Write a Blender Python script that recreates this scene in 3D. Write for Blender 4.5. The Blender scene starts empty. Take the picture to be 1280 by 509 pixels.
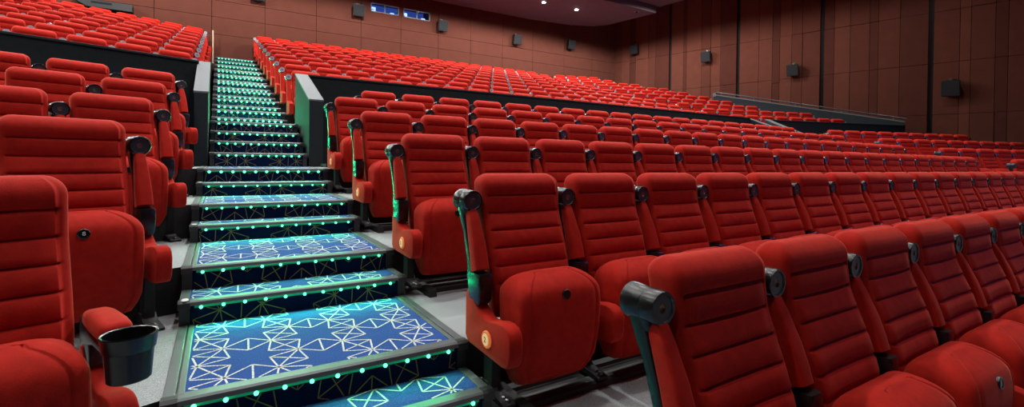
import bpy, bmesh, math, random
from mathutils import Vector, Matrix
random.seed(7)
C = bpy.context.scene.collection
PI = math.pi
rad = math.radians

# ------------------------------------------------------------------ camera
F_PX, YAW, PITCH, YC, ROLL = 598.913, 0.55106, 0.009107, 207.467, 0.011656
cy_, sy_ = math.cos(YAW), math.sin(YAW)
cp_, sp_ = math.cos(PITCH), math.sin(PITCH)
cr_, sr_ = math.cos(ROLL), math.sin(ROLL)
Fv = Vector((cp_*sy_, cp_*cy_, -sp_))
Uv = Vector((sp_*sy_, sp_*cy_, cp_))
Rv = Vector((cy_, -sy_, 0))
cam_x = Rv*cr_ + Uv*sr_
cam_y = Uv*cr_ - Rv*sr_
cam = bpy.data.objects.new('camera', bpy.data.cameras.new('camera'))
cam.matrix_world = Matrix(((cam_x.x, cam_y.x, -Fv.x, 0), (cam_x.y, cam_y.y, -Fv.y, 0),
                           (cam_x.z, cam_y.z, -Fv.z, 0), (0, 0, 0, 1)))
cam.data.sensor_width = 36
cam.data.lens = F_PX/1280*36
cam.data.shift_y = -(254.5-YC)/1280
cam.data.clip_start = 0.05
cam.data.clip_end = 100
C.objects.link(cam)
bpy.context.scene.camera = cam

def project(x, y, z):
    v = Vector((x, y, z)); t = v.dot(Fv)
    if t < 0.05: return None
    return 640+F_PX*v.dot(cam_x)/t, YC-F_PX*v.dot(cam_y)/t, t

# ------------------------------------------------------------------ materials
def new_mat(name):
    m = bpy.data.materials.new(name); m.use_nodes = True
    nt = m.node_tree; b = nt.nodes['Principled BSDF']
    return m, nt, b

def mat(name, col, rough=0.5, metal=0.0, noise=None, bump=None, sheen=None, coat=0.0, spec=None):
    """noise = (scale, colour a, colour b, sharpness); bump = (scale, strength)"""
    m, nt, b = new_mat(name)
    b.inputs['Base Color'].default_value = (*col, 1)
    b.inputs['Roughness'].default_value = rough
    b.inputs['Metallic'].default_value = metal
    if coat: b.inputs['Coat Weight'].default_value = coat
    if spec is not None: b.inputs['Specular IOR Level'].default_value = spec
    tc = nt.nodes.new('ShaderNodeTexCoord')
    if noise:
        n = nt.nodes.new('ShaderNodeTexNoise'); n.inputs['Scale'].default_value = noise[0]; n.inputs['Detail'].default_value = 3
        r = nt.nodes.new('ShaderNodeValToRGB')
        r.color_ramp.elements[0].color = (*noise[1], 1); r.color_ramp.elements[1].color = (*noise[2], 1)
        r.color_ramp.elements[0].position = 0.5-noise[3]; r.color_ramp.elements[1].position = 0.5+noise[3]
        nt.links.new(tc.outputs['Object'], n.inputs['Vector'])
        nt.links.new(n.outputs['Fac'], r.inputs['Fac']); nt.links.new(r.outputs['Color'], b.inputs['Base Color'])
    if bump:
        n2 = nt.nodes.new('ShaderNodeTexNoise'); n2.inputs['Scale'].default_value = bump[0]; n2.inputs['Detail'].default_value = 2
        bp = nt.nodes.new('ShaderNodeBump'); bp.inputs['Strength'].default_value = bump[1]; bp.inputs['Distance'].default_value = 0.01
        nt.links.new(tc.outputs['Object'], n2.inputs['Vector'])
        nt.links.new(n2.outputs['Fac'], bp.inputs['Height']); nt.links.new(bp.outputs['Normal'], b.inputs['Normal'])
    if sheen:
        b.inputs['Sheen Weight'].default_value = sheen[0]
        b.inputs['Sheen Roughness'].default_value = sheen[1]
        b.inputs['Sheen Tint'].default_value = (*sheen[2], 1)
    return m

def glow(name, col, strength):
    m, nt, b = new_mat(name)
    b.inputs['Base Color'].default_value = (*[c*0.5 for c in col], 1)
    b.inputs['Emission Color'].default_value = (*col, 1)
    b.inputs['Emission Strength'].default_value = strength
    return m

M_RED = mat('red_velvet', (0.5, 0.018, 0.010), 0.82, noise=(26, (0.36, 0.0100, 0.0050), (0.48, 0.0150, 0.0072), 0.25),
            bump=(260, 0.12), sheen=(0.42, 0.36, (1, 0.20, 0.12)), spec=0.15)
M_BLACK = mat('black_plastic', (0.007, 0.0085, 0.0095), 0.27, bump=(600, 0.04))
M_BLACKM = mat('black_matte', (0.010, 0.011, 0.012), 0.6)
M_DISC = mat('black_satin_disc', (0.035, 0.037, 0.045), 0.35)
M_DISCL = mat('pale_grey_disc', (0.34, 0.32, 0.36), 0.45)
M_SCREW = mat('bronze_screw', (0.25, 0.13, 0.08), 0.35, metal=0.6)
M_FLOOR = mat('grey_speckled_floor', (0.3, 0.32, 0.33), 0.75, noise=(330, (0.17, 0.19, 0.20), (0.36, 0.39, 0.405), 0.12), bump=(200, 0.1))
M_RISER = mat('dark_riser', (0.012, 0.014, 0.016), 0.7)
M_ALU = mat('grey_aluminium', (0.115, 0.135, 0.14), 0.42, metal=0.3)
M_ALUD = mat('dark_edge_rubber', (0.03, 0.035, 0.035), 0.4)
M_CARPET = mat('blue_carpet', (0.02, 0.08, 0.28), 0.95, noise=(160, (0.022, 0.06, 0.21), (0.045, 0.10, 0.34), 0.2), bump=(400, 0.35), spec=0.05)
M_CARPETD = mat('shaded_riser_carpet', (0.008, 0.02, 0.09), 0.95, noise=(160, (0.003, 0.007, 0.028), (0.005, 0.012, 0.05), 0.2), bump=(400, 0.3), spec=0.05)  # carpet darkened, the shade on the unlit risers put into its colour
M_YARN = mat('cream_yarn', (0.55, 0.60, 0.62), 0.9, noise=(150, (0.30, 0.36, 0.42), (0.75, 0.78, 0.76), 0.12), spec=0.1)
M_YARND = mat('gold_yarn', (0.24, 0.18, 0.06), 0.9, spec=0.1)
M_BARR = mat('charcoal_barrier', (0.007, 0.011, 0.013), 0.8, noise=(14, (0.005, 0.009, 0.011), (0.009, 0.013, 0.016), 0.2), spec=0.2)
M_BARRC = mat('slate_barrier_cap', (0.085, 0.10, 0.11), 0.65, noise=(80, (0.065, 0.08, 0.09), (0.11, 0.13, 0.14), 0.2))
M_BARRS = mat('slate_cheek', (0.015, 0.022, 0.026), 0.75, noise=(70, (0.012, 0.018, 0.021), (0.019, 0.027, 0.031), 0.2), spec=0.2)
M_WALLB = mat('rust_fabric_panel', (0.105, 0.034, 0.023), 0.9, noise=(3, (0.096, 0.031, 0.021), (0.114, 0.037, 0.025), 0.3), bump=(150, 0.15), spec=0.1)
M_WALLR = [mat('rust_fabric_' + n, c, 0.9, noise=(3, tuple(k*0.9 for k in c), tuple(k*1.1 for k in c), 0.3), bump=(150, 0.15), spec=0.1)
           for n, c in (('light', (0.118, 0.038, 0.025)), ('mid', (0.098, 0.031, 0.0205)), ('deep', (0.078, 0.024, 0.0165)))]
M_GROOVE = mat('wall_groove', (0.012, 0.006, 0.006), 0.9)
M_CEIL = mat('plum_ceiling', (0.075, 0.045, 0.065), 0.8, noise=(4, (0.065, 0.04, 0.058), (0.085, 0.05, 0.072), 0.3))
M_DARK = mat('void_black', (0.006, 0.006, 0.009), 0.9)
M_SPK = mat('speaker_black', (0.004, 0.005, 0.0065), 0.55)
M_SPKG = mat('speaker_grille', (0.005, 0.0065, 0.008), 0.8, bump=(300, 0.5))
M_STEEL = mat('brushed_rail', (0.12, 0.125, 0.135), 0.35, metal=0.8)
M_WHITE = mat('white_plastic', (0.75, 0.75, 0.72), 0.4)
M_POLE = mat('pale_wood_pole', (0.55, 0.38, 0.24), 0.5)
M_LEDS = glow('led_halo_glow', (0.01, 0.75, 0.33), 0.10)  # strip body made to glow, imitating the halo between the LEDs
M_LED = glow('teal_led', (0.13, 0.95, 0.50), 2.6)
M_BADGE = glow('amber_badge', (1.0, 0.25, 0.06), 0.35)
M_BADGEC = glow('cream_badge', (1.0, 0.62, 0.30), 0.5)
M_BADGET = mat('badge_print', (0.10, 0.05, 0.03), 0.5)
M_BULB = glow('lamp_bulb', (1.0, 0.97, 0.92), 40)
M_BOOTH = glow('booth_glow', (0.32, 0.48, 1.0), 2.4)
M_BOOTHD = glow('booth_blue', (0.03, 0.08, 0.35), 0.6)
M_PROJ = glow('projector_beam', (0.9, 0.95, 1.0), 14)
M_GLASS = mat('booth_glass', (0.8, 0.9, 1.0), 0.05)
M_GLASS.node_tree.nodes['Principled BSDF'].inputs['Transmission Weight'].default_value = 1.0
M_FRAME = mat('grey_window_frame', (0.20, 0.22, 0.26), 0.4)

# ------------------------------------------------------------------ mesh helpers
def to_mesh(name, bm, mats, smooth=False, angle=None):
    me = bpy.data.meshes.new(name)
    bmesh.ops.recalc_face_normals(bm, faces=bm.faces)
    if smooth:
        for f in bm.faces: f.smooth = True
    bm.to_mesh(me); bm.free()
    for m in (mats if isinstance(mats, (list, tuple)) else [mats]): me.materials.append(m)
    if smooth and angle:
        me.set_sharp_from_angle(angle=angle)
    return me

def box(bm, x0, x1, y0, y1, z0, z1, mi=0, bev=0.0, M=None):
    vs = [bm.verts.new((x, y, z)) for x in (x0, x1) for y in (y0, y1) for z in (z0, z1)]
    fs = [(0, 1, 3, 2), (4, 6, 7, 5), (0, 4, 5, 1), (2, 3, 7, 6), (0, 2, 6, 4), (1, 5, 7, 3)]
    faces = [bm.faces.new([vs[i] for i in f]) for f in fs]
    for f in faces: f.material_index = mi
    if bev:
        es = list({e for f in faces for e in f.edges})
        r = bmesh.ops.bevel(bm, geom=es, offset=bev, segments=2, affect='EDGES', profile=0.6)
        for f in r['faces']: f.material_index = mi
        vs = list({v for f in r['faces'] for v in f.verts} | {v for v in vs if v.is_valid})
    if M is not None:
        bmesh.ops.transform(bm, matrix=M, verts=[v for v in vs if v.is_valid])

def prism(bm, pts, a0, a1, axis='x', mi=0):
    """polygon pts extruded along an axis. x: pts=(y,z); z: pts=(x,y); y: pts=(x,z)"""
    def P(p, a):
        return {'x': (a, p[0], p[1]), 'y': (p[0], a, p[1]), 'z': (p[0], p[1], a)}[axis]
    A = [bm.verts.new(P(p, a0)) for p in pts]; B = [bm.verts.new(P(p, a1)) for p in pts]
    n = len(pts)
    fs = [bm.faces.new(A), bm.faces.new(B[::-1])]
    for i in range(n):
        fs.append(bm.faces.new((A[i], B[i], B[(i+1) % n], A[(i+1) % n])))
    for f in fs: f.material_index = mi

def lathe(bm, prof, n=24, mi=0, M=None, caps=True, mis=None):
    """prof: (radius, height along +z)"""
    rings = []
    vs_all = []
    for r, h in prof:
        ring = [bm.verts.new((r*math.cos(2*PI*i/n), r*math.sin(2*PI*i/n), h)) for i in range(n)]
        rings.append(ring); vs_all += ring
    for k in range(len(rings)-1):
        for i in range(n):
            f = bm.faces.new((rings[k][i], rings[k][(i+1) % n], rings[k+1][(i+1) % n], rings[k+1][i]))
            f.material_index = mis[k] if mis else mi
    if caps:
        f = bm.faces.new(rings[0][::-1]); f.material_index = mis[0] if mis else mi
        f = bm.faces.new(rings[-1]); f.material_index = mis[-1] if mis else mi
    if M is not None: bmesh.ops.transform(bm, matrix=M, verts=vs_all)

def loft(bm, loops, mi=0, mif=None, caps=True):
    rings = [[bm.verts.new(p) for p in L] for L in loops]
    n = len(rings[0])
    for k in range(len(rings)-1):
        for i in range(n):
            f = bm.faces.new((rings[k][i], rings[k][(i+1) % n], rings[k+1][(i+1) % n], rings[k+1][i]))
            f.material_index = mif(k, i) if mif else mi
    if caps:
        for R in (rings[0][::-1], rings[-1]):
            f = bm.faces.new(R); f.material_index = mi

def rrect(w, h, r, n=3):
    """rounded rectangle outline centred at 0, ccw"""
    out = []
    for cx, cy, a in ((w-r, h-r, 0), (-w+r, h-r, 90), (-w+r, -h+r, 180), (w-r, -h+r, 270)):
        for k in range(n+1):
            t = rad(a+90*k/n); out.append((cx+r*math.cos(t), cy+r*math.sin(t)))
    return out

def interp(tab, x):
    if x <= tab[0][0]: return tab[0][1]
    for (a, b), (c, d) in zip(tab, tab[1:]):
        if x <= c:
            t = (x-a)/(c-a); t = t*t*(3-2*t)*0.35+t*0.65
            return b+(d-b)*t
    return tab[-1][1]

def pillow(bm, z0, z1, halfw, front, back, rtop, rcor, rside, seams=(), band=0.032, nx=9, nz=8, ncap=6, depth=0.011, bulge=0.0085, mi=0, lowdet=False):
    """upholstered pad: stacked rounded sections; the front face carries the stitched horizontal seams and two side seams"""
    lev = []
    zt = z1-rtop
    zs = [z0+(zt-z0)*i/nz for i in range(nz+1)]
    if not lowdet:
        for s in seams: zs += [s-0.012, s-0.0052, s, s+0.0052, s+0.012]
    else:
        for s in seams: zs += [s-0.010, s, s+0.010]
    zs = sorted(z for z in zs if z <= zt)
    cl = [zs[0]]
    for z in zs[1:]:
        if z-cl[-1] > 0.0045 or z in seams: cl.append(z)
    zs = cl
    sm = sorted(seams)
    def seamd(z):
        d = 0
        for s in sm: d = max(d, math.exp(-((z-s)/0.0045)**2))
        return d
    def bol(z): return 0.024*max(0.0, min(1.0, (0.92-z)/0.25))
    def puff(z):
        e = [z0]+sm+[z1]
        for a, b in zip(e, e[1:]):
            if a <= z <= b:
                t = (z-a)/(b-a); return math.sin(PI*t**0.8)
        return 0
    loops = []
    levels = [(z, 0.0, 0.0) for z in zs]
    for k in range(1, ncap+1):
        a = (PI/2)*k/ncap
        levels.append((zt+rtop*math.sin(a), rtop*(1-math.cos(a)), rcor*(1-math.cos(a))))
    for z, iny, inx in levels:
        w = halfw(z)-inx; yf = front(z); yb = back(z)
        th = (yb-yf)/2; iy = min(iny, th*0.86)
        yf += iy; yb -= iy
        r = min(rside, (yb-yf)*0.48, w*0.45)
        L = []
        xin = w-band
        xs = [-(w-r)+(2*(w-r))*i/(nx-1) for i in range(nx)]
        if seams and not lowdet:
            xs = sorted(xs+[-xin-0.008, -xin, -xin+0.008, xin-0.008, xin, xin+0.008])
            xs = [x for x in xs if abs(x) <= w-r+1e-6]
            while len(xs) < nx+6: xs.append(w-r)
            xs.sort()
        if not seams and not lowdet:
            xg = w-r-0.012
            xs = sorted(xs[1:-1]+[-(w-r), w-r]+[sg*(xg+d) for sg in (-1, 1) for d in (-0.006, 0, 0.006)])
        for x in xs:                                   # front, left to right
            y = yf
            if seams:
                inside = 1.0 if abs(x) < xin else 0.25
                y += depth*seamd(z)*inside*(1 if iny == 0 else 0)
                y -= bulge*puff(z)*(1-(x/w)**2)
                y -= bol(z)*(abs(x)/w)**3
                if z < sm[-1]: y += 0.007*math.exp(-((abs(x)-xin)/0.006)**2)
            else:
                y -= bulge*(1-(x/w)**2)
                if not lowdet: y += 0.007*math.exp(-((abs(x)-(w-r-0.012))/0.0045)**2)
            L.append((x, y, z))
        nr = 3 if lowdet else 5
        for k in range(1, nr): L.append((w-r+r*math.sin(PI/2*k/nr), yf+r-r*math.cos(PI/2*k/nr), z))
        L.append((w, yf+r, z)); L.append((w, yb-r, z))
        for k in range(1, nr): L.append((w-r+r*math.cos(PI/2*k/nr), yb-r+r*math.sin(PI/2*k/nr), z))
        L.append((w-r, yb, z)); L.append((0, yb, z)); L.append((-w+r, yb, z))
        for k in range(1, nr): L.append((-w+r-r*math.sin(PI/2*k/nr), yb-r+r*math.cos(PI/2*k/nr), z))
        L.append((-w, yb-r, z)); L.append((-w, yf+r, z))
        for k in range(1, nr): L.append((-w+r-r*math.cos(PI/2*k/nr), yf+r-r*math.sin(PI/2*k/nr), z))
        loops.append(L)
    loft(bm, loops, mi)

# ------------------------------------------------------------------ object helpers
def link(o, parent=None):
    C.objects.link(o)
    if parent is not None: o.parent = parent
    return o
def ob(name, me, parent=None, loc=None):
    o = bpy.data.objects.new(name, me)
    if loc: o.location = loc
    return link(o, parent)
def empty(name, loc=(0, 0, 0), rz=0.0):
    o = bpy.data.objects.new(name, None); o.location = loc; o.rotation_euler = (0, 0, rz); o.empty_display_size = 0.1
    return link(o)
def tag(o, label=None, cat=None, group=None, kind=None):
    for k, v in (('label', label), ('category', cat), ('group', group), ('kind', kind)):
        if v: o[k] = v
    return o
def text_mesh(s, size, m, depth=0.0008):
    cu = bpy.data.curves.new('digit', 'FONT'); cu.body = s; cu.size = size; cu.extrude = depth
    cu.align_x = 'CENTER'; cu.align_y = 'CENTER'
    o = bpy.data.objects.new('digit', cu); C.objects.link(o)
    me = bpy.data.meshes.new_from_object(o.evaluated_get(bpy.context.evaluated_depsgraph_get()))
    C.objects.unlink(o); bpy.data.objects.remove(o)
    me.materials.clear(); me.materials.append(m)
    return me

# ------------------------------------------------------------------ layout numbers
XL, XR = -0.172, 1.066                 # the aisle between its two edges
R1, R2, DT, DN = 0.1294, 0.1354, 0.925, 0.2675
DROW, SROW = DT+DN, R1+R2
Y1 = 2.1566                            # riser line between the row nearest but one and the next
Z1 = -0.9
def ylow(r): return Y1+DROW*(r-1)      # riser (back) line of lower row r
def zlow(r): return Z1+SROW*(r-2)      # floor of lower row r
YB0 = 8.4                              # barrier
DU, SU = 1.064, 0.3016
def yup(r): return 9.59+DU*(r-1)
def zup(r): return 0.529+SU*(r-1)
TL, TR = rad(20), rad(-16)             # left and far-right blocks are turned towards the screen
PITCHX = 0.6019
X0 = 1.095
XE = 13.25                             # end of the central block
YWALL = 19.6

# ------------------------------------------------------------------ chairs
def hw_back(z): return 0.243-0.010*max(0, (0.6-z))/0.2
FR = [(0.40, -0.185), (0.50, -0.180), (0.60, -0.162), (0.70, -0.135), (0.80, -0.100), (0.88, -0.070), (0.95, -0.058), (1.02, -0.055), (1.10, -0.045)]
BK = [(0.40, -0.085), (0.60, -0.050), (0.80, 0.010), (0.95, 0.062), (1.10, 0.095)]
SEAMS = (0.56, 0.645, 0.73, 0.815, 0.90, 0.99)

def mesh_backrest(low=False):
    bm = bmesh.new()
    pillow(bm, 0.40, 1.10, hw_back, lambda z: interp(FR, z), lambda z: interp(BK, z), 0.065, 0.055, 0.035,
           SEAMS if not low else (0.73, 0.815, 0.90, 0.99), nx=9 if not low else 5, nz=10 if not low else 4, ncap=7 if not low else 4, lowdet=low, depth=0.013 if not low else 0.008)
    return to_mesh('backrest', bm, [M_RED], True)
FC = [(0.125, -0.345), (0.20, -0.385), (0.33, -0.415), (0.47, -0.425), (0.57, -0.415), (0.64, -0.395)]
BC = [(0.15, -0.235), (0.3, -0.200), (0.68, -0.185)]
def hw_seat(z): return 0.238-0.03*max(0, 0.20-z)/0.07
def mesh_cushion(low=False):
    bm = bmesh.new()
    pillow(bm, 0.125, 0.638, hw_seat, lambda z: interp(FC, z), lambda z: interp(BC, z), 0.11, 0.135, 0.036,
           nx=9 if not low else 5, nz=9 if not low else 4, ncap=8 if not low else 4, bulge=0.014, lowdet=low)
    return to_mesh('seat_cushion', bm, [M_RED], True)

ARM0, ARM1 = Vector((0, -0.125, 0.575)), Vector((0, -0.005, 0.915))
def arm_frame(t):
    p = ARM0.lerp(ARM1, t)
    return p
def mesh_arm_pad(low=False):
    bm = bmesh.new(); loops = []
    d = (ARM1-ARM0).normalized(); nrm = Vector((0, -d.z, d.y))       # towards the sitter's front
    prof = [(0.135, .032, .030), (0.14, .037, .037), (0.3, .036, .036), (0.5, .034, .034), (0.8, .028, .030), (0.97, .024, .026), (1.0, .018, .018)]
    for t, w, h in prof:
        c = arm_frame(t)+nrm*(0.022+0.012*math.sin(PI*t))
        loops.append([tuple(c+Vector((u, 0, 0))+nrm*(-v)) for u, v in rrect(w, h, min(w, h)*0.38)])
    loft(bm, loops)
    return to_mesh('armrest', bm, [M_RED], True, rad(50))
def mesh_arm_spine():
    bm = bmesh.new(); loops = []
    d = (ARM1-ARM0).normalized(); nrm = Vector((0, -d.z, d.y))
    for t, w, h in [(-0.02, .036, .040), (0.12, .036, .036), (0.3, .030, .026), (0.7, .029, .024), (0.9, .034, .030), (1.08, .038, .032)]:
        c = arm_frame(t)-nrm*0.024
        loops.append([tuple(c+Vector((u, 0, 0))+nrm*v) for u, v in rrect(w, h, 0.014)])
    loft(bm, loops)
    # hinge housing at the foot
    loops = []
    for z, w, h in [(0.475, .030, .040), (0.50, .036, .056), (0.56, .0375, .062), (0.610, .0375, .062), (0.622, .034, .058)]:
        loops.append([(u, -0.135+v, z) for u, v in rrect(w, h, 0.008)])
    loft(bm, loops)
    return to_mesh('arm_bracket', bm, [M_BLACK], True, rad(40))
def mesh_cup():
    """the cup holder, turned on its side while the arm is folded up: the closed end faces the front"""
    bm = bmesh.new()
    M = Matrix.Translation((0, -0.055, 0.965)) @ Matrix.Rotation(-PI/2, 4, 'X')
    prof = [(0.006, 0.010), (0.012, 0.008), (0.014, 0.004), (0.040, 0.004), (0.043, 0.0), (0.050, 0.0), (0.053, 0.006), (0.053, 0.052), (0.050, 0.056), (0.052, 0.060), (0.056, 0.118), (0.056, 0.126),
            (0.052, 0.126), (0.047, 0.03), (0.010, 0.026)]
    mis = [2, 2, 1, 1] + [0]*10 + [0]
    lathe(bm, prof, 28, M=M, mis=mis)
    # collar that joins the cup to the arm
    loops = []
    for z, w, h in [(0.880, .030, .034), (0.915, .036, .040), (0.945, .040, .044)]:
        loops.append([(u, 0.012+v, z) for u, v in rrect(w, h, 0.016)])
    loft(bm, loops)
    return to_mesh('cup_holder', bm, [M_BLACK, M_DISC, M_SCREW], True, rad(35))
PANEL = [(-0.045, 0.30), (-0.045, 0.50), (-0.060, 0.525), (-0.085, 0.525), (-0.115, 0.505), (-0.150, 0.475), (-0.195, 0.445), (-0.245, 0.430), (-0.30, 0.432), (-0.36, 0.445),
         (-0.41, 0.448), (-0.445, 0.440), (-0.468, 0.420), (-0.476, 0.390), (-0.474, 0.33), (-0.466, 0.29), (-0.445, 0.268), (-0.41, 0.262), (-0.07, 0.272)]
def mesh_panel():
    bm = bmesh.new()
    cy0, cz0 = -0.26, 0.36
    loops = []
    for x, k in ((-0.034, 0.93), (-0.032, 0.97), (-0.026, 0.993), (-0.016, 1.0), (0.016, 1.0), (0.026, 0.993), (0.032, 0.97), (0.034, 0.93)):
        L = []
        for y, z in PANEL:
            dy, dz = y-cy0, z-cz0
            dl = math.hypot(dy, dz); s = max(0.0, 1-(1-k)*0.11/dl)
            L.append((x, cy0+dy*s, cz0+dz*s))
        loops.append(L)
    loft(bm, loops)
    return to_mesh('side_panel', bm, [M_RED], True, rad(50))
def mesh_leg(h=0.0):
    bm = bmesh.new()
    hb = h
    box(bm, -0.025, 0.025, -0.235, -0.150, 0.02, 0.30, bev=0.006)
    prism(bm, [(-0.36, 0.0), (-0.36, 0.012), (-0.33, 0.02), (-0.25, 0.030), (-0.21, 0.062), (-0.16, 0.062), (-0.13, 0.030), (-0.07, 0.02), (-0.05, 0.012), (-0.05, 0.0)], -0.034, 0.034)
    for y in (-0.335, -0.305, -0.08):
        lathe(bm, [(0.012, 0.014), (0.012, 0.028), (0.006, 0.032)], 8, 1, M=Matrix.Translation((0, y, 0)))
    for v in bm.verts:
        if v.co.z < 0.2: v.co.z += hb
    return to_mesh('leg', bm, [M_BLACKM, M_STEEL])
def mesh_row_badge(side):
    bm = bmesh.new()
    M = Matrix.Translation((side*0.034, -0.275, 0.345)) @ Matrix.Rotation(side*PI/2, 4, 'Y')
    lathe(bm, [(0.040, -0.004), (0.040, 0.006), (0.036, 0.010), (0.028, 0.010), (0.0265, 0.012), (0.002, 0.013)], 28, M=M, mis=[0, 0, 0, 1, 1, 1])
    return to_mesh('row_badge', bm, [M_BADGE, M_BADGEC], True, rad(40))
def mesh_seat_badge():
    bm = bmesh.new()
    M = Matrix.Translation((0, -0.430, 0.545)) @ Matrix.Rotation(PI/2-0.10, 4, 'X')
    lathe(bm, [(0.024, -0.012), (0.024, 0.004), (0.021, 0.007), (0.0175, 0.007), (0.0165, 0.005), (0.002, 0.005)], 20, M=M)
    return to_mesh('number_badge', bm, [M_BLACK], True, rad(40))
def mesh_arm_down_pad():
    bm = bmesh.new(); loops = []
    for y, w, h in [(-0.10, .030, .018), (-0.12, .038, .028), (-0.20, .042, .034), (-0.30, .043, .034), (-0.36, .041, .030), (-0.385, .034, .020)]:
        loops.append([(u, y, 0.625+0.006*math.sin((y+.1)*-9)+v) for u, v in rrect(w, h, min(w, h)*0.7)])
    loft(bm, loops)
    return to_mesh('armrest', bm, [M_RED], True)
def mesh_arm_down_bracket():
    bm = bmesh.new(); loops = []
    for y, w, h in [(-0.05, .030, .030), (-0.07, .036, .046), (-0.14, .036, .040), (-0.22, .034, .020), (-0.36, .036, .016), (-0.42, .040, .016)]:
        loops.append([(u, y, 0.58+v) for u, v in rrect(w, h, 0.012)])
    loft(bm, loops)
    box(bm, -0.030, 0.030, -0.17, -0.07, 0.47, 0.58, 0, 0.01)
    return to_mesh('arm_bracket', bm, [M_BLACK], True, rad(40))
def mesh_cup_down():
    bm = bmesh.new()
    M = Matrix.Translation((0, -0.50, 0.525)) @ Matrix.Diagonal((1.06, 1.0, 1, 1))
    lathe(bm, [(0.047, 0.0), (0.050, 0.003), (0.056, 0.085), (0.060, 0.089), (0.064, 0.125), (0.066, 0.130), (0.064, 0.134), (0.059, 0.132), (0.057, 0.095), (0.049, 0.012), (0.006, 0.010)], 32, M=M)
    loops = []
    for y, w, h in [(-0.40, .042, .014), (-0.435, .050, .014), (-0.46, .054, .014)]:
        loops.append([(u, y, 0.60+v) for u, v in rrect(w, h, 0.008)])
    loft(bm, loops)
    return to_mesh('cup_holder', bm, [M_BLACK], True, rad(40))
def mesh_far_arm():
    bm = bmesh.new()
    lo = []
    for z, y, w, h, in [(0.27, -0.26, .036, .20), (0.44, -0.26, .036, .20), (0.52, -0.12, .034, .05), (0.93, 0.0, .030, .04)]:
        lo.append([(u, y+v, z) for u, v in ((w, h), (-w, h), (-w, -h), (w, -h))])
    loft(bm, lo)
    M = Matrix.Translation((0, -0.055, 0.965)) @ Matrix.Rotation(-PI/2, 4, 'X')
    lathe(bm, [(0.014, 0.0), (0.016, 0.0), (0.05, 0.0), (0.053, 0.006), (0.056, 0.126), (0.01, 0.126)], 12, 1, M=M, mis=[3, 2, 1, 1, 1, 1])
    return to_mesh('armrest', bm, [M_RED, M_BLACK, M_DISCL, M_SCREW])

ME = dict(back=mesh_backrest(), seat=mesh_cushion(), pad=mesh_arm_pad(), spine=mesh_arm_spine(), cup=mesh_cup(), panel=mesh_panel(), leg=mesh_leg(), legrail=mesh_leg(0.047),
          badgeL=mesh_row_badge(-1), badgeR=mesh_row_badge(1), sbadge=mesh_seat_badge(), padD=mesh_arm_down_pad(), spineD=mesh_arm_down_bracket(), cupD=mesh_cup_down(),
          fback=mesh_backrest(True), fseat=mesh_cushion(True), farm=mesh_far_arm())
CHAIR_GROUP = 'red cinema chairs'

def add_arm(root, x, down=False):
    s = 'D' if down else ''
    a = ob('armrest', ME['pad'+s], root, (x, 0, 0))
    ob('arm_bracket', ME['spine'+s], a); ob('cup_holder', ME['cup'+s], a)
def add_panel(root, x, badge=0, digit=None):
    p = ob('side_panel', ME['panel'], root, (x, 0, 0))
    if badge:
        ob('row_badge', ME['badgeL' if badge < 0 else 'badgeR'], p)
        if digit:
            t = ob('row_digit', text_mesh(digit, 0.036, M_BADGET), p, (badge*0.0475, -0.275, 0.345))
            t.rotation_euler = (PI/2, 0, badge*PI/2)
    ob('leg', ME['legrail' if root.rotation_euler.z == 0 and root.location.y > 0 else 'leg'], root, (x-badge*0.04, 0, 0))
def near_chair(loc, rz, label, arms, badge=0, digit=None, down=False, seatdigit=None, sb=True):
    """arms: which sides of this chair carry its own armrest (-1 left, +1 right)"""
    r = empty('cinema_chair', loc, rz)
    tag(r, label, 'chair', CHAIR_GROUP)
    ob('backrest', ME['back'], r)
    c = ob('seat_cushion', ME['seat'], r)
    if sb:
        b = ob('number_badge', ME['sbadge'], c)
        if seatdigit:
            t = ob('seat_digit', text_mesh(seatdigit, 0.026, M_WHITE), c, (0, -0.4365, 0.546)); t.rotation_euler = (PI/2-0.10, 0, 0)
    for s in arms:
        add_arm(r, s*PITCHX/2, down)
        add_panel(r, s*PITCHX/2, badge if s == arms[0] else 0, digit)
    return r
def far_chair(loc, rz, label, arms):
    r = empty('cinema_chair', loc, rz)
    tag(r, label, 'chair', CHAIR_GROUP)
    ob('backrest', ME['fback'], r); ob('seat_cushion', ME['fseat'], r)
    for s in arms: ob('armrest', ME['farm'], r, (s*PITCHX/2, 0, 0))
    return r

ORD = ['', 'first', 'second', 'third', 'fourth', 'fifth', 'sixth', 'seventh', 'eighth', 'ninth', 'tenth', 'eleventh', 'twelfth', 'thirteenth', 'fourteenth',
       'fifteenth', 'sixteenth', 'seventeenth', 'eighteenth', 'nineteenth', 'twentieth', 'twenty-first', 'twenty-second']
def in_frame(x, y, z, pad=70):
    for zz in (1.08, 0.6):
        p = project(x, y, z+zz)
        if p and -pad < p[0] < 1280+pad and -60 < p[1] < 560: return p[2]
    return None
chairs = []       # (distance, kind, args)
def spot(origin, th, u, v):
    """u along the row, v back from it"""
    return origin[0]+u*math.cos(th)-v*math.sin(th), origin[1]+u*math.sin(th)+v*math.cos(th)
BACKV = -0.02
LROW = {0: 'front row', 1: 'second row', 2: 'third row', 3: 'fourth row', 4: 'fifth row', 5: 'sixth row'}
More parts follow.
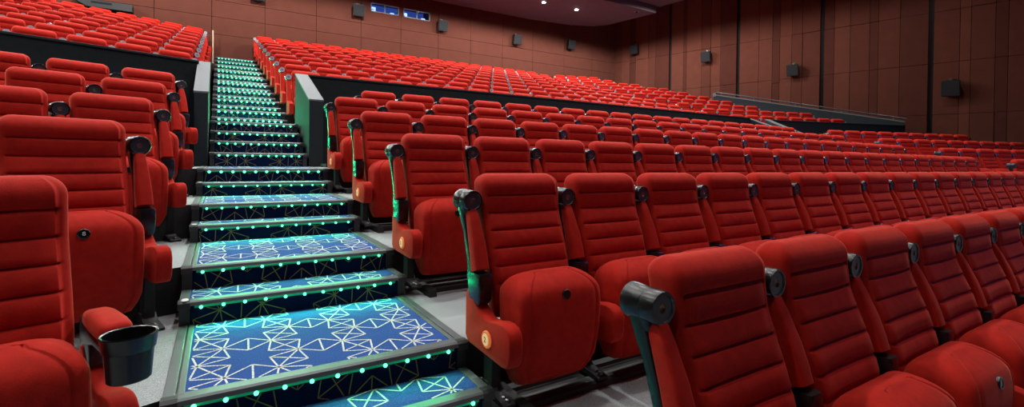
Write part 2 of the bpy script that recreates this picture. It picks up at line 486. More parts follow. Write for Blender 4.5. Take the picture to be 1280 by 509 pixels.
# central block, lower rows
for r in range(0, 6):
    x0, y, pit, n0, n1 = X0, ylow(r)+0.045, PITCHX, 0, 20
    if r == 0: x0, y, pit = 1.125, 1.020, 0.602
    if r == 5: n0 = 1
    for i in range(n0, n1):
        x = x0+pit*(i+0.5)
        t = in_frame(x, y, zlow(r))
        if t is None: continue
        k = i-n0+1
        if i == n0: lab = 'red end chair beside the blue steps, right side, %s from the front' % LROW[r]
        else: lab = 'red chair right of the steps, %s from the front, %s from the steps' % (LROW[r], ORD[k])
        if r == 5: lab = lab.replace('sixth row from the front', 'last row before the black barrier')
        arms = [-1]+([1] if i == n1-1 else [])
        chairs.append((t, 'near', ((x, y, zlow(r)+(0.0 if r else 0.034)), 0.0, lab, arms, -1 if (i == n0) else 0, {1: '2', 2: '3', 3: '4', 4: '5'}.get(r) if i == n0 else None)))
# far-right block, lower rows
for r in range(1, 6):
    n1 = 9 if r == 5 else 13
    for i in range(n1):
        x, y = spot((14.12, ylow(r)-0.30), TR, PITCHX*(i+0.5), 0)
        t = in_frame(x, y, zlow(r)-0.03)
        if t is None: continue
        lab = 'red chair beyond the far aisle, %s, %s from that aisle' % ({5: 'last row before the barrier', 4: 'second row before the barrier', 3: 'third row before the barrier',
                                                                          2: 'fourth row before the barrier', 1: 'fifth row before the barrier'}[r], ORD[i+1])
        chairs.append((t, 'near', ((x, y, zlow(r)-0.03), TR, lab, [-1]+([1] if i == n1-1 else []), 0, None)))
# left block, lower rows
for r in range(1, 6):
    for i in range(0, 6):
        o = (-0.385, ylow(r)+{1: 0.06, 2: 0.05, 3: 0.2, 4: 0.1, 5: 0.0}[r])
        x, y = spot(o, TL, -PITCHX*(i+0.5), 0)
        t = in_frame(x, y, zlow(r))
        if t is None: continue
        row = LROW[r-1]
        if r == 1 and i == 0: lab = 'red chair at left edge with armrest lowered and black cup holder open'
        elif i == 0: lab = 'red end chair beside the blue steps, left side, %s from the front' % row
        else: lab = 'red chair left of the steps, %s from the front, %s from the steps' % (row, ORD[i+1])
        if r == 5: lab = lab.replace('fifth row from the front', 'last row before the black barrier')
        chairs.append((t, 'near', ((x, y, zlow(r)), TL, lab, [1], 0, None, r == 1, '8' if (r == 2 and i == 0) else None)))
# upper rows
def upper(block, r, i, x, y, th, arms, lab):
    z = zup(r)
    t = in_frame(x, y, z)
    if t is not None: chairs.append((t, 'far', ((x, y, z), th, lab, arms)))
for r in range(1, 11):
    for i in range(20):
        upper('c', r, i, X0+PITCHX*(i+0.5), yup(r)+0.045, 0.0, [-1]+([1] if i == 19 else []),
              'small red chair right of the steps, %s row above the barrier, %s from the steps' % (ORD[r], ORD[i+1]))
    n = [8, 8, 6, 6, 6, 6, 6, 5, 4, 4][r-1]
    for i in range(n):
        x, y = spot((14.2, yup(r)+0.03), TR, PITCHX*(i+0.5), 0)
        upper('w', r, i, x, y, TR, [-1]+([1] if i == n-1 else []),
              'small red chair beyond the far aisle, %s row above the barrier, %s from that aisle' % (ORD[r], ORD[i+1]))
    if r >= 2:
        for i in range(16):
            x, y = spot((-0.385, yup(r)+0.045), TL, -PITCHX*(i+0.5), 0)
            if y < 8.6-(-x)*0.36+0.6: continue
            upper('l', r, i, x, y, TL, [1], 'red chair left of the steps, %s visible row above the barrier, %s from the steps' % (ORD[r-1], ORD[i+1]))
chairs.sort(key=lambda c: c[0])
rest = []
for k, (t, kind, a) in enumerate(chairs):
    if k >= 300: rest.append((kind, a)); continue
    near_chair(*a) if kind == 'near' else far_chair(*a)
print('CHAIRS', len(chairs), 'rest', len(rest))
# the remaining tiny chairs in the last rows
def merged_rows(items):
    verts, faces, mis = [], [], []
    for kind, a in items:
        loc, th, arms = a[0], a[1], a[3]
        M = Matrix.Translation(loc) @ Matrix.Rotation(th, 4, 'Z')
        for me, dx in [(ME['fback'], 0), (ME['fseat'], 0)]+[(ME['farm'], s*PITCHX/2) for s in arms]:
            b0 = len(verts)
            verts += [tuple(M @ (v.co+Vector((dx, 0, 0)))) for v in me.vertices]
            for p in me.polygons:
                faces.append([b0+v for v in p.vertices]); mis.append((p.material_index, p.use_smooth))
    me = bpy.data.meshes.new('cinema_chair_rows'); me.from_pydata(verts, [], faces)
    for m in (M_RED, M_BLACK, M_DISCL, M_SCREW): me.materials.append(m)
    for p, (mi, sm) in zip(me.polygons, mis): p.material_index = mi; p.use_smooth = sm
    return me
if rest:
    tag(ob('cinema_chair_rows', merged_rows(rest)), 'mass of tiny red chairs in the last rows under the rear wall', 'chairs', kind='stuff')

# ------------------------------------------------------------------ stepped floors
def floor_profile(x0, x1):
    """stepped floor of the central block, as one extruded stair profile"""
    pts = []
    ys = [(-2.6, zlow(-1))]
    prof = [(-2.6, zlow(-1))]
    for r in range(-1, 5):
        prof += [(ylow(r), zlow(r)), (ylow(r), zlow(r+1))]
    prof += [(YB0+0.02, zlow(5)), (YB0+0.02, zup(1))]
    for r in range(1, 10): prof += [(yup(r), zup(r)), (yup(r), zup(r+1))]
    prof += [(YWALL+0.3, zup(10)), (YWALL+0.3, -2.4), (-2.6, -2.4)]
    return prof
def stepped(name, x0, x1, th, org, label=None, dy=0.0, dz=0.0):
    bm = bmesh.new()
    prism(bm, [(y+dy, z+dz) for y, z in floor_profile(x0, x1)], x0, x1)
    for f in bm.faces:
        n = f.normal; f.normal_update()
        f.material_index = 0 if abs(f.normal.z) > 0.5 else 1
    if th:
        # shear along y keeps every riser line meeting the aisle edge at its own row
        k = math.tan(th)
        for v in bm.verts: v.co.y += k*(v.co.x-org)
    o = ob(name, to_mesh(name, bm, [M_FLOOR, M_RISER]))
    tag(o, label, 'floor', kind='structure')
stepped('floor', XR, 13.5, 0, 0, 'grey speckled stepped floor under the central rows')
stepped('floor', -9, XL, TL, XL, 'grey speckled stepped floor under the rows left of the steps', 0.03, -0.002)
stepped('floor', 13.5, 24.0, TR, 14.0, 'grey speckled stepped floor beyond the far aisle', -0.2, -0.032)

# seat mounting rails along the foot of each riser
def rail(x0, x1, y, z, label):
    bm = bmesh.new()
    prism(bm, [(y-0.30, z), (y-0.30, z+0.030), (y-0.285, z+0.042), (y-0.235, z+0.042), (y-0.225, z+0.030), (y-0.165, z+0.030), (y-0.155, z+0.046), (y-0.105, z+0.046), (y-0.095, z+0.03), (y-0.02, z+0.03), (y-0.02, z)], x0, x1)
    for f in bm.faces:
        f.normal_update(); f.material_index = 1 if (f.normal.z > 0.9 and max(v.co.z for v in f.verts) > z+0.035) else 0
    prism(bm, [(y-0.40, z), (y-0.39, z+0.047), (y-0.02, z+0.047), (y-0.02, z)], x0-0.05, x0)
    o = ob('seat_rail', to_mesh('seat_rail', bm, [M_BLACKM, M_ALU]))
    tag(o, label, 'rail', 'chair mounting rails')
for r in range(0, 6):
    rail(1.24, 12.9, ylow(r)-0.004, zlow(r), 'black and silver floor rail under the chairs right of the steps, %s' % LROW[r])

# ------------------------------------------------------------------ carpeted steps
def carpet_segments():
    """zigzag strands of crossed parallelograms tied together by diamonds, one period 0.604 x 0.356"""
    S = []
    for x, y in ((0.0, 0.0), (0.302, 0.178)):
        R, L, R2 = (x+0.10, y), (x, y-0.172), (x+0.10, y-0.356)
        a, b, c, d = (x+0.123, y-0.137), (x-0.024, y-0.036), (x+0.124, y-0.224), (x-0.022, y-0.311)
        e, f, Ln = (x+0.207, y+0.090), (x+0.200, y-0.078), (x+0.302, y+0.006)
        for p, q in ((R, L), (R, a), (a, L), (L, b), (b, R), (a, b), (L, R2), (L, c), (c, R2), (R2, d), (d, L), (c, d), (R, e), (e, Ln), (R, f), (f, Ln), (e, f)):
            S.append((*p, *q))
    return S
SEG = carpet_segments()
def clip(s, x0, x1, y0, y1):
    xa, ya, xb, yb = s; t0, t1 = 0.0, 1.0; dx, dy = xb-xa, yb-ya
    for p, q in ((-dx, xa-x0), (dx, x1-xa), (-dy, ya-y0), (dy, y1-ya)):
        if abs(p) < 1e-9:
            if q < 0: return None
        else:
            r = q/p
            if p < 0: t0 = max(t0, r)
            else: t1 = min(t1, r)
    if t1-t0 < 1e-3: return None
    return xa+dx*t0, ya+dy*t0, xa+dx*t1, ya+dy*t1
def pattern(bm, x0, x1, y0, y1, put, w, mi, ox, oy):
    px, py = 0.604, 0.356
    for i in range(-2, int((x1-x0)/px)+2):
        for j in range(-2, int((y1-y0)/py)+2):
            for s in SEG:
                q = clip((s[0]+i*px+x0+ox, s[1]+j*py+y0+oy, s[2]+i*px+x0+ox, s[3]+j*py+y0+oy), x0, x1, y0, y1)
                if not q: continue
                a = Vector((q[0], q[1])); b = Vector((q[2], q[3])); d = (b-a)
                if d.length < 0.004: continue
                d.normalize(); n = Vector((-d.y, d.x))*w/2
                f = bm.faces.new([bm.verts.new(put(p.x, p.y)) for p in (a-n, b-n, b+n, a+n)]); f.material_index = mi
stairs = empty('aisle_stairs', ((XL+XR)/2, 0, zlow(0)))
tag(stairs, 'blue patterned carpet stairs with rows of teal lights climbing to the rear wall', 'stairs')
def sob(name, bm, mats, parent, smooth=False):
    me = to_mesh(name, bm, mats, smooth)
    o = bpy.data.objects.new(name, me); C.objects.link(o); o.parent = parent
    if parent is stairs: o.location = (-stairs.location.x, 0, -stairs.location.z)
    return o
led_lights = []
def step(xl, xr, yf, yb, z, rise, wide, k):
    bm = bmesh.new()
    zc = z-0.004
    # carcass and side strings
    box(bm, xl, xr, yf, yb, z-rise-0.06, zc-0.001, 2)
    e = 0.07 if wide else 0.045
    # tread carpet, riser carpet
    box(bm, xl+e, xr-e, yf+0.04, yb-0.001, zc-0.002, z, 0)
    box(bm, xl+0.05, xr-0.05, yf-0.006, yf+0.002, z-rise+0.002, z-0.012, 1)
    pattern(bm, xl+e+0.01, xr-e-0.01, yf+0.055, yb-0.002, lambda x, y: (x, y, z+0.0012), 0.0080, 3, 0.02, 0.06+0.05*(k % 4))
    pattern(bm, xl+0.06, xr-0.06, z-rise+0.004, z-0.04, lambda x, y: (x, yf-0.0075, y), 0.0050, 4, 0.07+0.13*(k % 3), 0.15+0.09*(k % 2))
    s = sob('step', bm, [M_CARPET, M_CARPETD, M_ALUD, M_YARN, M_YARND], stairs)
    # metal nosing with rounded front and side trims
    bm = bmesh.new()
    prism(bm, [(yf-0.022, z-0.020), (yf-0.016, z-0.003), (yf-0.006, z+0.004), (yf+0.045, z+0.004), (yf+0.045, z-0.004), (yf+0.0, z-0.012), (yf-0.006, z-0.020)], xl+0.03, xr-0.03)
    prism(bm, [(yf-0.026, z-0.036), (yf-0.020, z-0.004), (yf-0.006, z+0.007), (yf+0.030, z+0.006), (yf+0.030, z-0.03)], xl-0.004, xl+0.05, mi=1)
    prism(bm, [(yf-0.026, z-0.036), (yf-0.020, z-0.004), (yf-0.006, z+0.007), (yf+0.030, z+0.006), (yf+0.030, z-0.03)], xr-0.05, xr+0.004, mi=1)
    if wide:
        for a, b in ((xl, xl+0.04), (xl+0.046, xl+e), (xr-0.04, xr), (xr-e, xr-0.046)):
            box(bm, a, b, yf+0.03, yb-0.002, z-0.02, z+0.005, 0, 0.0025)
    else:
        for a, b in ((xl, xl+e), (xr-e, xr)):
            box(bm, a, b, yf+0.03, yb-0.002, z-0.02, z+0.005, 0, 0.0025)
    sob('nosing', bm, [M_ALU, M_ALUD], s)
    if not wide and z < -0.1:
        bm = bmesh.new()
        xm = xr-0.026 if k == 1 else xl+0.026
        lathe(bm, [(0.020, 0.0), (0.020, 0.003), (0.016, 0.005), (0.001, 0.005)], 18, M=Matrix.Translation((xm, yf+0.012, z+0.0055)) @ Matrix.Diagonal((0.85, 1.5, 1, 1)))
        tag(sob('step_marker', bm, M_WHITE, s), 'small white oval marker')
    # LED strip tucked under the nosing
    bm = bmesh.new()
    box(bm, xl+0.07, xr-0.07, yf-0.011, yf-0.004, z-0.036, z-0.022, 1)
    n = 11; rl = 0.0095 if z < -0.2 else (0.014 if z < 0.55 else 0.019)  # LEDs drawn larger up the flight, lens bloom put into their size
    for i in range(n):
        x = xl+0.10+(xr-xl-0.20)*i/(n-1)
        M = Matrix.Translation((x, yf-0.012, z-0.034)) @ Matrix.Rotation(PI/2, 4, 'X')
        lathe(bm, [(q, h) for q, h in ((rl, -0.004), (rl*0.95, 0.004), (rl*0.6, 0.009), (0.001, 0.011))], 10, 0, M=M)
    sob('led_strip', bm, [M_LED, M_LEDS], s, True)
    led_lights.append((xl, xr, yf, z, wide))
k = 0
for r in range(0, 5):                                   # lower flight: a deep tread per row and a half step between
    z = zlow(r); y0 = ylow(r-1) if r > 0 else ylow(-1)
    step(XL, XR, y0, y0+DT, z, R2, True, k); k += 1
    step(XL, XR, y0+DT, y0+DROW, z+R1, R1, False, k); k += 1
yt = ylow(4)
step(XL, XR, yt, 7.09, zlow(5), R2, True, k); k += 1   # landing
UXL, UXR = -0.085, 1.045

for (ya, yb, z, rs) in ((7.09, 7.42, 0.070, 0.175), (7.42, 7.72, 0.228, 0.158), (7.72, 8.02, 0.375, 0.147), (8.02, 9.28, 0.529, 0.154)):
    step(UXL, UXR, ya, yb, z, rs, False, k); k += 1
for r in range(1, 10):
    yr = yup(r); zr = zup(r)
    step(UXL, UXR, yr-0.30, yr, zr+SU/2, SU/2, False, k); k += 1
    step(UXL, UXR, yr, yr+DU-0.30 if r < 9 else YWALL-0.02, zr+SU, SU/2, False, k); k += 1
# the strips' light
for xl, xr, yf, z, wide in led_lights:
    ld = bpy.data.lights.new('led_light', 'AREA'); ld.shape = 'RECTANGLE'
    ld.size = xr-xl-0.16; ld.size_y = 0.012
    ld.energy = (1.4 if wide else 4.2) if z < 0.0 else (1.8 if z < 0.55 else 6.0)
    ld.color = (0.01, 0.95, 0.34); ld.spread = rad(125 if z < 0.55 else 160)
    o = bpy.data.objects.new('led_light', ld); C.objects.link(o)
    o.location = ((xl+xr)/2, yf-0.026, z-0.040)
    o.rotation_euler = (rad(-52 if z < 0.55 else -35), 0, 0)

# ------------------------------------------------------------------ barriers between the lower and the upper rows
def barrier_mesh(name, x0, x1, y, ztop, zbot, thick=0.14):
    bm = bmesh.new()
    box(bm, x0, x1, y, y+thick, zbot, ztop-0.03, 0)
    box(bm, x0, x1, y-0.015, y+thick+0.015, ztop-0.03, ztop, 1, 0.006)
    return to_mesh(name, bm, [M_BARR, M_BARRS])
def cheek_mesh(x0, x1, yf, yb, zf, zb, zbot):
    bm = bmesh.new()
    prism(bm, [(yf, zbot), (yf, zf), (yb, zb), (yb, zbot)], x0, x1)
    prism(bm, [(yf-0.006, zf-0.005), (yf-0.004, zf+0.022), (yb+0.005, zb+0.024), (yb+0.005, zb)], x0-0.008, x1+0.008, mi=1)
    prism(bm, [(yf-0.006, zbot), (yf-0.006, zf), (yf+0.004, zf), (yf+0.004, zbot)], x0, x1, mi=1 if False else 2)
    return to_mesh('barrier_end', bm, [M_BARRS, M_BARRC, M_BARRS])
b = empty('barrier', (1.2, YB0, zlow(5)))
tag(b, 'long black barrier between the central lower rows and the upper rows', 'barrier', 'black barriers')
o = ob('barrier_panel', barrier_mesh('barrier_panel', 0.06, 12.2, 0, 1.375-zlow(5), 0), b)
o = ob('barrier_end', cheek_mesh(-0.125, 0.055, -1.29, 0.14, 0.81-zlow(5), 1.375-zlow(5), 0), b)
o = ob('barrier_end', cheek_mesh(12.20, 12.36, -1.29, 0.14, 0.81-zlow(5), 1.375-zlow(5), 0), b)
b = empty('barrier', (-0.17, YB0, zlow(5)), TL)
tag(b, 'black barrier below the upper chairs left of the steps', 'barrier', 'black barriers')
ob('barrier_panel', barrier_mesh('barrier_panel', -7, -0.075, 0, 1.42-zlow(5), -0.2), b)
e_ = ob('barrier_end', cheek_mesh(-0.08, 0.065, -1.29, 0.14, 0.81-zlow(5), 1.42-zlow(5), 0), b)
e_.rotation_euler = (0, 0, -TL)
b = empty('barrier', (14.5, YB0, zlow(5)), TR)
tag(b, 'black barrier beyond the far aisle below the rail', 'barrier', 'black barriers')
ob('barrier_panel', barrier_mesh('barrier_panel', 0.06, 5.55, 0, 1.38-zlow(5), -0.2), b)
ob('barrier_end', cheek_mesh(-0.10, 0.055, -1.29, 0.14, 0.81-zlow(5), 1.38-zlow(5), -0.2), b)

# parapet with handrail along the side wall
pa = empty('parapet', (19.98, 6.95, zlow(5)), rad(16))
tag(pa, 'sloping slate parapet with steel handrail in front of the right wall', 'parapet')
bm = bmesh.new()
prism(bm, [(0, -0.2), (0, 1.50-zlow(5)), (6.3, 2.95-zlow(5)), (6.3, -0.2)], 0, 0.16, mi=0)
prism(bm, [(-0.01, 1.49-zlow(5)), (-0.01, 1.535-zlow(5)), (6.3, 2.985-zlow(5)), (6.3, 2.94-zlow(5))], -0.012, 0.172, mi=1)
ob('parapet_wall', to_mesh('parapet_wall', bm, [M_BARRS, M_BARRC]), pa)
bm = bmesh.new()
z0r = 1.535-zlow(5)
def tube(bm, a, b, r, n=10, mi=0):
    a, b = Vector(a), Vector(b); d = b-a
    q = Vector((0, 0, 1)).rotation_difference(d.normalized())
    M = Matrix.Translation(a) @ q.to_matrix().to_4x4()
    lathe(bm, [(r, 0), (r, d.length)], n, mi, M=M)
tube(bm, (0.08, -0.05, z0r+0.10-0.0115), (0.08, 6.3, z0r+1.45+0.10), 0.026)
for yy in (0.3, 1.8, 3.3, 4.8, 6.1):
    tube(bm, (0.08, yy, z0r+yy*0.23-0.02), (0.08, yy, z0r+yy*0.23+0.09), 0.012)
ob('handrail', to_mesh('handrail', bm, [M_STEEL], True, rad(40)), pa)
bm = bmesh.new()
box(bm, -0.012, 2.0, 6.3, 6.42, 2.9-zlow(5), 3.05-zlow(5), 0)
box(bm, 0.0, 1.9, 6.3, 6.40, 1.2, 2.9-zlow(5), 1)
ob('parapet_return', to_mesh('parapet_return', bm, [M_BARRC, M_BARRS]), pa)

# pale pole at the top of the steps
bm = bmesh.new()
lathe(bm, [(0.035, 0), (0.035, 0.02), (0.022, 0.03), (0.022, 1.10), (0.016, 1.12)], 12)
tag(ob('handrail_post', to_mesh('handrail_post', bm, [M_POLE], True, rad(40)), None, (-0.158, 19.35, zup(10))), 'pale vertical post at the head of the steps by the rear wall', 'post')

# ------------------------------------------------------------------ walls

# rear wall: fabric panels on a dark backing, with two projection windows
XB0, XB1 = -15.0, 18.75
WINS = [(5.25, 6.41), (6.61, 7.79)]
WZ0, WZ1 = 6.02, 6.385
bm = bmesh.new()
ztop = 8.1
for x0, x1, z0, z1 in ((XB0, XB1, 2.0, WZ0), (XB0, XB1, WZ1, ztop), (XB0, WINS[0][0], WZ0, WZ1), (WINS[0][1], WINS[1][0], WZ0, WZ1), (WINS[1][1], XB1, WZ0, WZ1)):
    box(bm, x0, x1, YWALL+0.05, YWALL+0.2, z0, z1, 1)
XBR = [-15, -13.4, -11.8, -10.1, -8.5, -6.8, -5.1, -3.45, -1.8, -0.2, 1.44, 3.19, 4.87, 6.51, 8.19, 9.76, 11.44, 13.16, 15.1, 16.97, 18.74]
for a, b_ in zip(XBR, XBR[1:]):
    for z0, z1 in ((2.0, 4.30), (4.30, 4.90), (4.90, 5.48)):
        box(bm, a+0.005, b_-0.005, YWALL, YWALL+0.06, z0+0.003, z1-0.003, 0, 0.013)
    cut = [w for w in WINS if w[0] < b_ and w[1] > a]
    if not cut:
        box(bm, a+0.005, b_-0.005, YWALL, YWALL+0.06, 5.485, ztop, 0, 0.006)
    else:
        box(bm, a+0.005, b_-0.005, YWALL, YWALL+0.06, 5.485, WZ0, 0)
        box(bm, a+0.005, b_-0.005, YWALL, YWALL+0.06, WZ1, ztop, 0)
        xs = a+0.005
        for w in cut:
            if w[0] > xs: box(bm, xs, w[0], YWALL, YWALL+0.06, WZ0, WZ1, 0)
            xs = max(xs, w[1])
        if xs < b_-0.005: box(bm, xs, b_-0.005, YWALL, YWALL+0.06, WZ0, WZ1, 0)
tag(ob('wall_back', to_mesh('wall_back', bm, [M_WALLB, M_GROOVE])), 'rust brown fabric panelled rear wall', 'wall', kind='structure')

# projection booth behind the windows
bm = bmesh.new()
box(bm, 4.9, 8.1, YWALL+1.6, YWALL+1.65, 5.7, 6.8, 0)
box(bm, 4.9, 8.1, YWALL+0.2, YWALL+1.6, 5.65, 5.70, 1)
box(bm, 4.9, 8.1, YWALL+0.2, YWALL+1.6, 6.8, 6.85, 1)
box(bm, 4.85, 4.9, YWALL+0.2, YWALL+1.6, 5.7, 6.8, 1)
box(bm, 8.1, 8.15, YWALL+0.2, YWALL+1.6, 5.7, 6.8, 1)
tag(ob('booth_room', to_mesh('booth_room', bm, [M_BOOTHD, M_BARR])), 'blue lit booth interior behind the projection windows', 'wall', kind='structure')
# what stands in the booth: lit racks and projectors
def booth_item(name, label, cat, x0, x1, y0, y1, z0, z1, m, group=None):
    bm = bmesh.new(); box(bm, x0, x1, y0, y1, z0, z1, 0, 0.02)
    return tag(ob(name, to_mesh(name, bm, m)), label, cat, group)
rk = booth_item('equipment_rack', 'glowing blue white rack behind the left projection window', 'rack', 5.30, 5.70, YWALL+0.9, YWALL+1.3, 5.70, 6.50, M_BOOTH)
for q in range(4):
    bm = bmesh.new(); box(bm, 5.33+0.05*(q % 2), 5.62, YWALL+0.885, YWALL+0.9, 6.10+0.09*q, 6.13+0.09*q, 0)
    ob('rack_unit', to_mesh('rack_unit', bm, M_BARR), rk)
rk = booth_item('equipment_rack', 'glowing blue white rack behind the right projection window', 'rack', 6.66, 7.02, YWALL+0.7, YWALL+1.0, 5.70, 6.42, M_BOOTH)
bm = bmesh.new(); lathe(bm, [(0.07, 0), (0.09, 0.02), (0.05, 0.03)], 14, 0, M=Matrix.Translation((6.84, YWALL+0.69, 6.22)) @ Matrix.Rotation(PI/2, 4, 'X'))
ob('rack_fan', to_mesh('rack_fan', bm, M_BOOTHD), rk)
for lab, xc, zc, br, grp in (('projector with a small lit lens behind the left window', 6.02, 6.12, 0.030, 0), ('projector with a bright white lens behind the right window', 7.42, 6.12, 0.055, 0)):
    p = empty('projector', (xc, YWALL+0.6, 5.70)); tag(p, lab, 'projector', 'booth projectors')
    bm = bmesh.new(); box(bm, -0.22, 0.22, 0, 0.6, 0.22, 0.56, 0, 0.03); ob('body', to_mesh('body', bm, M_BARR), p)
    bm = bmesh.new(); box(bm, -0.16, 0.16, 0.1, 0.5, 0.0, 0.22, 0, 0.01); ob('pedestal', to_mesh('pedestal', bm, M_BARR), p)
    bm = bmesh.new(); lathe(bm, [(0.09, 0), (0.09, 0.16), (0.075, 0.17), (br, 0.15), (0.001, 0.15)], 18, 0, M=Matrix.Translation((0, 0.0, zc-5.70)) @ Matrix.Rotation(PI/2, 4, 'X'), mis=[0, 0, 0, 1, 1])
    ob('lens', to_mesh('lens', bm, [M_BARR, M_PROJ]), p)
    bm = bmesh.new(); box(bm, 0.24, 0.40, 0.05, 0.3, 0.36, 0.60, 0, 0.01); ob('side_screen', to_mesh('side_screen', bm, M_BOOTH), p)
for i, (a, b_) in enumerate(WINS):
    w = empty('window_%d' % (i+1), ((a+b_)/2, YWALL, WZ0)); w['kind'] = 'structure'
    tag(w, ['left', 'right'][i]+' two pane projection window in the rear wall', 'window')
    h = (b_-a)/2; H = WZ1-WZ0
    bm = bmesh.new()
    for q in ((-h, -h+0.03, 0, H), (h-0.03, h, 0, H), (-h, h, 0, 0.03), (-h, h, H-0.03, H), (-0.015, 0.015, 0.03, H-0.03)):
        box(bm, q[0], q[1], -0.015, 0.05, q[2], q[3], 0)
    ob('window_frame', to_mesh('window_frame', bm, M_FRAME), w)
    bm = bmesh.new(); box(bm, -h+0.02, h-0.02, 0.02, 0.026, 0.02, H-0.02); ob('window_pane', to_mesh('window_pane', bm, M_GLASS), w)

# right wall: tall panels of differing tone between dark grooves
WO = Vector((18.6, 19.6, 0)); WD = Vector((0.2301, -0.9732, 0)); WN = Vector((-0.9732, -0.2301, 0))
WM = Matrix(((WD.x, WN.x, 0, WO.x), (WD.y, WN.y, 0, WO.y), (0, 0, 1, 0), (0, 0, 0, 1)))
bm = bmesh.new()
box(bm, -0.3, 22, -0.25, -0.10, -2.5, 8.1, 3, M=WM)
JZ = [-2.4, 0.0, 1.83, 3.65, 5.47, 8.1]
bays = [(0.0, [(0.45, 1), (0.95, 0), (1.30, 2), (2.05, 0), (2.45, 1), (3.20, 2)]),
        (3.32, [(3.95, 0), (4.12, 2), (4.86, 0), (5.30, 1), (5.75, 0), (6.48, 2)]),
        (6.62, [(7.43, 0), (7.98, 0), (8.27, 2), (8.73, 0), (9.12, 1), (9.76, 1)]),
        (9.90, [(10.24, 2), (10.77, 0), (11.39, 1), (11.66, 2), (12.3, 1), (13.10, 2)]),
        (13.24, [(13.92, 1), (14.20, 0), (14.79, 1), (15.09, 2), (15.8, 1), (16.5, 1)]),
        (16.6, [(17.4, 1), (18.0, 0), (18.7, 1), (19.8, 2), (21.9, 1)])]
jit = random.Random(3)
for s0, cols in bays:
    a = s0
    for ci, (b_, m) in enumerate(cols):
        off = -0.14 if (ci % 3 == 2 and b_-a < 0.5) else 0.0
        for z0, z1 in zip(JZ, JZ[1:]):
            box(bm, a+0.004, b_-0.004, -0.12, jit.choice((-0.012, 0, 0.012)), z0+0.004+(off if z0 > -2 else 0), z1-0.004+(off if z1 < 8 else 0), m, 0.014, M=WM)
        a = b_
tag(ob('wall_right', to_mesh('wall_right', bm, M_WALLR+[M_GROOVE])), 'rust brown right wall of tall fabric panels with dark grooves', 'wall', kind='structure')
# left wall, out of the picture
bm = bmesh.new()
box(bm, -15.1, -14.9, -3, 19.8, -2.5, 8.1, 0)
tag(ob('wall_left', to_mesh('wall_left', bm, M_WALLB)), 'rust brown left wall', 'wall', kind='structure')

# ------------------------------------------------------------------ ceiling
bm = bmesh.new()
CE = [(-14.9, 14.93), (16.62, 14.93), (16.15, 17.5), (15.7, 18.1), (14.6, 18.55), (12.5, 18.85), (9, 18.9), (-14.9, 18.9)]
prism(bm, CE, 6.70, 6.82, 'z')
prism(bm, [(-14.9, 6.5), (18.2, 6.5), (16.85, 14.93), (16.62, 14.95), (-14.9, 14.95)], 7.02, 7.14, 'z')
prism(bm, [(-14.9, 14.93), (16.62, 14.93), (16.62, 14.99), (-14.9, 14.99)], 6.82, 7.14, 'z')
prism(bm, [(-14.9, -3), (24, -3), (20, 6.5), (-14.9, 6.5)], 7.40, 7.5, 'z')
prism(bm, [(-15.1, -3), (25, -3), (19, 20), (-15.1, 20)], 8.05, 8.2, 'z', 1)
tag(ob('ceiling', to_mesh('ceiling', bm, [M_CEIL, M_DARK])), 'dark plum ceiling stepping down towards the rear wall', 'ceiling', kind='structure')

def downlight(x, y, z, label, on=True):
    d = empty('ceiling_downlight', (x, y, z)); tag(d, label, 'ceiling light', 'ceiling downlights')
    bm = bmesh.new(); lathe(bm, [(0.085, 0.002), (0.11, -0.004), (0.105, -0.014), (0.075, -0.010), (0.075, 0.002)], 20, caps=False)
    ob('trim_ring', to_mesh('trim_ring', bm, M_FRAME, True), d)
    bm = bmesh.new(); lathe(bm, [(0.002, -0.050), (0.05, -0.040), (0.076, -0.004)], 16)
    ob('bulb', to_mesh('bulb', bm, M_BULB if on else M_BARR, True), d)
for x, lab in ((13.36, 'lit ceiling downlight farthest right of the row above the rear chairs'), (11.61, 'lit ceiling downlight second from the right of the row above the rear chairs'),
               (9.86, 'lit ceiling downlight third from the right of the row above the rear chairs'), (8.11, 'lit ceiling downlight fourth from the right of the row above the rear chairs')):
    downlight(x, 16.5, 6.70, lab)
for x, lab in ((9.27, 'small unlit ceiling spot by the rear wall, leftmost of four'), (11.11, 'small unlit ceiling spot by the rear wall, second of four'),
               (12.87, 'small unlit ceiling spot by the rear wall, third of four'), (14.66, 'small unlit ceiling spot by the rear wall, rightmost of four')):
    bm = bmesh.new(); lathe(bm, [(0.02, 0.002), (0.05, 0.0), (0.05, -0.02), (0.03, -0.03), (0.002, -0.03)], 14)
    tag(ob('ceiling_spot', to_mesh('ceiling_spot', bm, M_STEEL, True), None, (x, 18.45, 6.70)), lab, 'ceiling spot', 'small ceiling spots')
downlight(15.77, 15.27, 6.70, 'unlit recessed ceiling ring near the ceiling step', False)

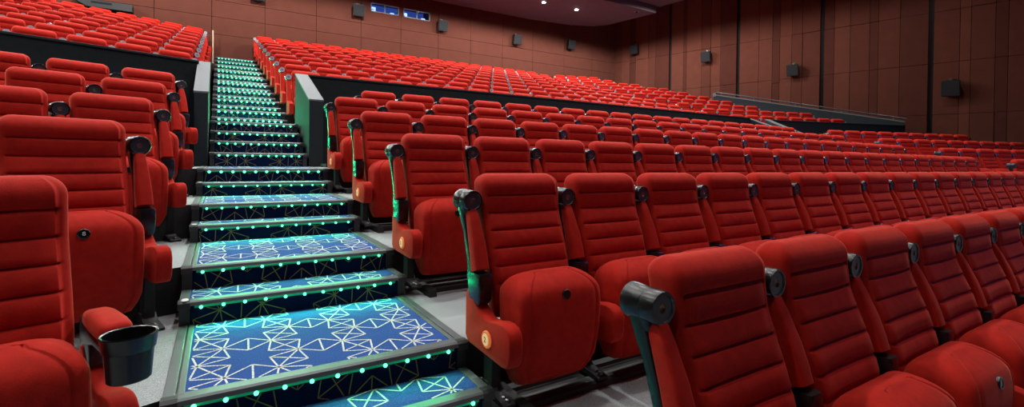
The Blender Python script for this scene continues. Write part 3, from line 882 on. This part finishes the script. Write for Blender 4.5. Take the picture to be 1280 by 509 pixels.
# ------------------------------------------------------------------ loudspeakers on the walls
def loudspeaker(M, label, tilt=0.0, w=0.225, h=0.225):
    s = bpy.data.objects.new('wall_speaker', None); C.objects.link(s); s.matrix_world = M
    tag(s, label, 'speaker', 'black wall loudspeakers')
    T = Matrix.Rotation(tilt, 4, 'X')
    bm = bmesh.new()
    prism(bm, [(-w, -0.30), (w, -0.30), (w*0.72, -0.06), (-w*0.72, -0.06)], -h, h, 'z')
    bmesh.ops.bevel(bm, geom=list(bm.edges), offset=0.012, segments=2, affect='EDGES')
    bmesh.ops.transform(bm, matrix=T, verts=bm.verts)
    ob('cabinet', to_mesh('cabinet', bm, M_SPK), s)
    bm = bmesh.new(); box(bm, -w+0.02, w-0.02, -0.315, -0.298, -h+0.02, h-0.02, 0, 0.008)
    bmesh.ops.transform(bm, matrix=T, verts=bm.verts)
    ob('grille', to_mesh('grille', bm, M_SPKG), s)
    bm = bmesh.new(); box(bm, -0.04, 0.04, -0.10, 0.0, h-0.03, h+0.05, 0, 0.006); box(bm, -0.06, 0.06, -0.02, 0.0, -0.08, h+0.06, 0)
    ob('bracket', to_mesh('bracket', bm, M_STEEL), s)
for x, z, lab in ((1.2, 5.90, 'black loudspeaker cut by the top edge above the carpet steps'), (4.72, 5.94, 'black loudspeaker on the rear wall left of the projection windows'),
                  (8.30, 5.90, 'black loudspeaker on the rear wall right beside the projection windows'), (12.12, 5.84, 'black loudspeaker on the rear wall below the ceiling lamps'),
                  (15.38, 6.05, 'black loudspeaker on the rear wall next to the corner')):
    loudspeaker(Matrix.Translation((x, YWALL, z)), lab, rad(10))
ang = math.atan2(WN.x, -WN.y)
for s, z, lab in ((1.36, 6.02, 'black loudspeaker on the right wall nearest the corner'), (5.17, 5.08, 'black loudspeaker on the right wall, second from the corner'),
                  (8.84, 3.98, 'black loudspeaker on the right wall, third from the corner'), (13.72, 2.74, 'large black loudspeaker lowest on the right wall')):
    p = WO+WD*s+WN*0.012
    M = Matrix(((WD.x, -WN.x, 0, p.x), (WD.y, -WN.y, 0, p.y), (0, 0, 1, z), (0, 0, 0, 1)))
    loudspeaker(M, lab, rad(10), 0.25 if s > 10 else 0.23, 0.27 if s > 10 else 0.24)
# long black box on the rear wall, upper left
e_ = empty('wall_mounted_box', (-2.33, YWALL, 4.60)); tag(e_, 'long black box on the rear wall above the upper left chairs', 'wall box')
bm = bmesh.new(); prism(bm, [(0, 0), (0, 0.22), (-1.45, 0.22), (-1.38, 0.16), (-1.1, 0.0)], -0.30, 0.0, 'y'); ob('housing', to_mesh('housing', bm, M_BLACKM), e_)
bm = bmesh.new(); box(bm, -1.0, -0.5, -0.306, -0.298, 0.12, 0.18, 0); ob('front_strip', to_mesh('front_strip', bm, M_BARR), e_)

# ------------------------------------------------------------------ lights
def lamp(x, y, z, e, col=(1, 0.965, 0.93), r=0.09, ang=140, blend=0.6):
    ld = bpy.data.lights.new('room_or_added_lamp', 'SPOT'); ld.energy = e; ld.color = col; ld.shadow_soft_size = r
    ld.spot_size = rad(ang); ld.spot_blend = blend
    o = bpy.data.objects.new('room_or_added_lamp', ld); C.objects.link(o); o.location = (x, y, z)
    return o
for x in (13.36, 11.61, 9.86, 8.11, 4.6, 1.1, -2.4, -5.9, -9.4):
    lamp(x, 16.5, 6.62, 520 if x > 8 else 640, ang=176, blend=0.25)
for y, z, e in ((12.4, 6.96, 780), (8.6, 6.96, 760), (5.2, 7.34, 520), (2.7, 7.34, 300), (0.4, 7.34, 200)):
    for x in (-6.5, -2.5, 1.5, 5.5, 9.5, 13.5):
        lamp(x, y, z, e, ang=110 if y > 1 else 84, blend=0.5)
for x, y, e in ((15.9, 16.5, 420), (16.1, 13.4, 620), (16.9, 9.6, 260), (17.8, 6.0, 170)):  # lamps added to brighten the right wall, beside one inferred from a ceiling glow
    lamp(x, y, 6.62 if y > 15 else 6.95, e, ang=172, blend=0.3)
# unseen violet lamps added at the screen end to tint the right-hand cups
for x, y, z, e in ((20.5, -2.5, 1.6, 260), (12.0, -5.0, 2.5, 160)):
    o = lamp(x, y, z, e, (0.38, 0.28, 1.0), 0.35, 120)
    o.rotation_euler = (Vector((9, 3.5, 0))-Vector((x, y, z))).to_track_quat('-Z', 'Y').to_euler()
w = bpy.data.worlds.new('world'); bpy.context.scene.world = w; w.use_nodes = True
w.node_tree.nodes['Background'].inputs['Color'].default_value = (0.75, 0.72, 0.85, 1)
w.node_tree.nodes['Background'].inputs['Strength'].default_value = 0.012

sc = bpy.context.scene
sc.view_settings.view_transform = 'Standard'
sc.view_settings.look = 'None'
sc.view_settings.gamma = 1
sc.view_settings.use_curve_mapping = False
sc.view_settings.exposure = 0.0
sc.cycles.use_denoising = True
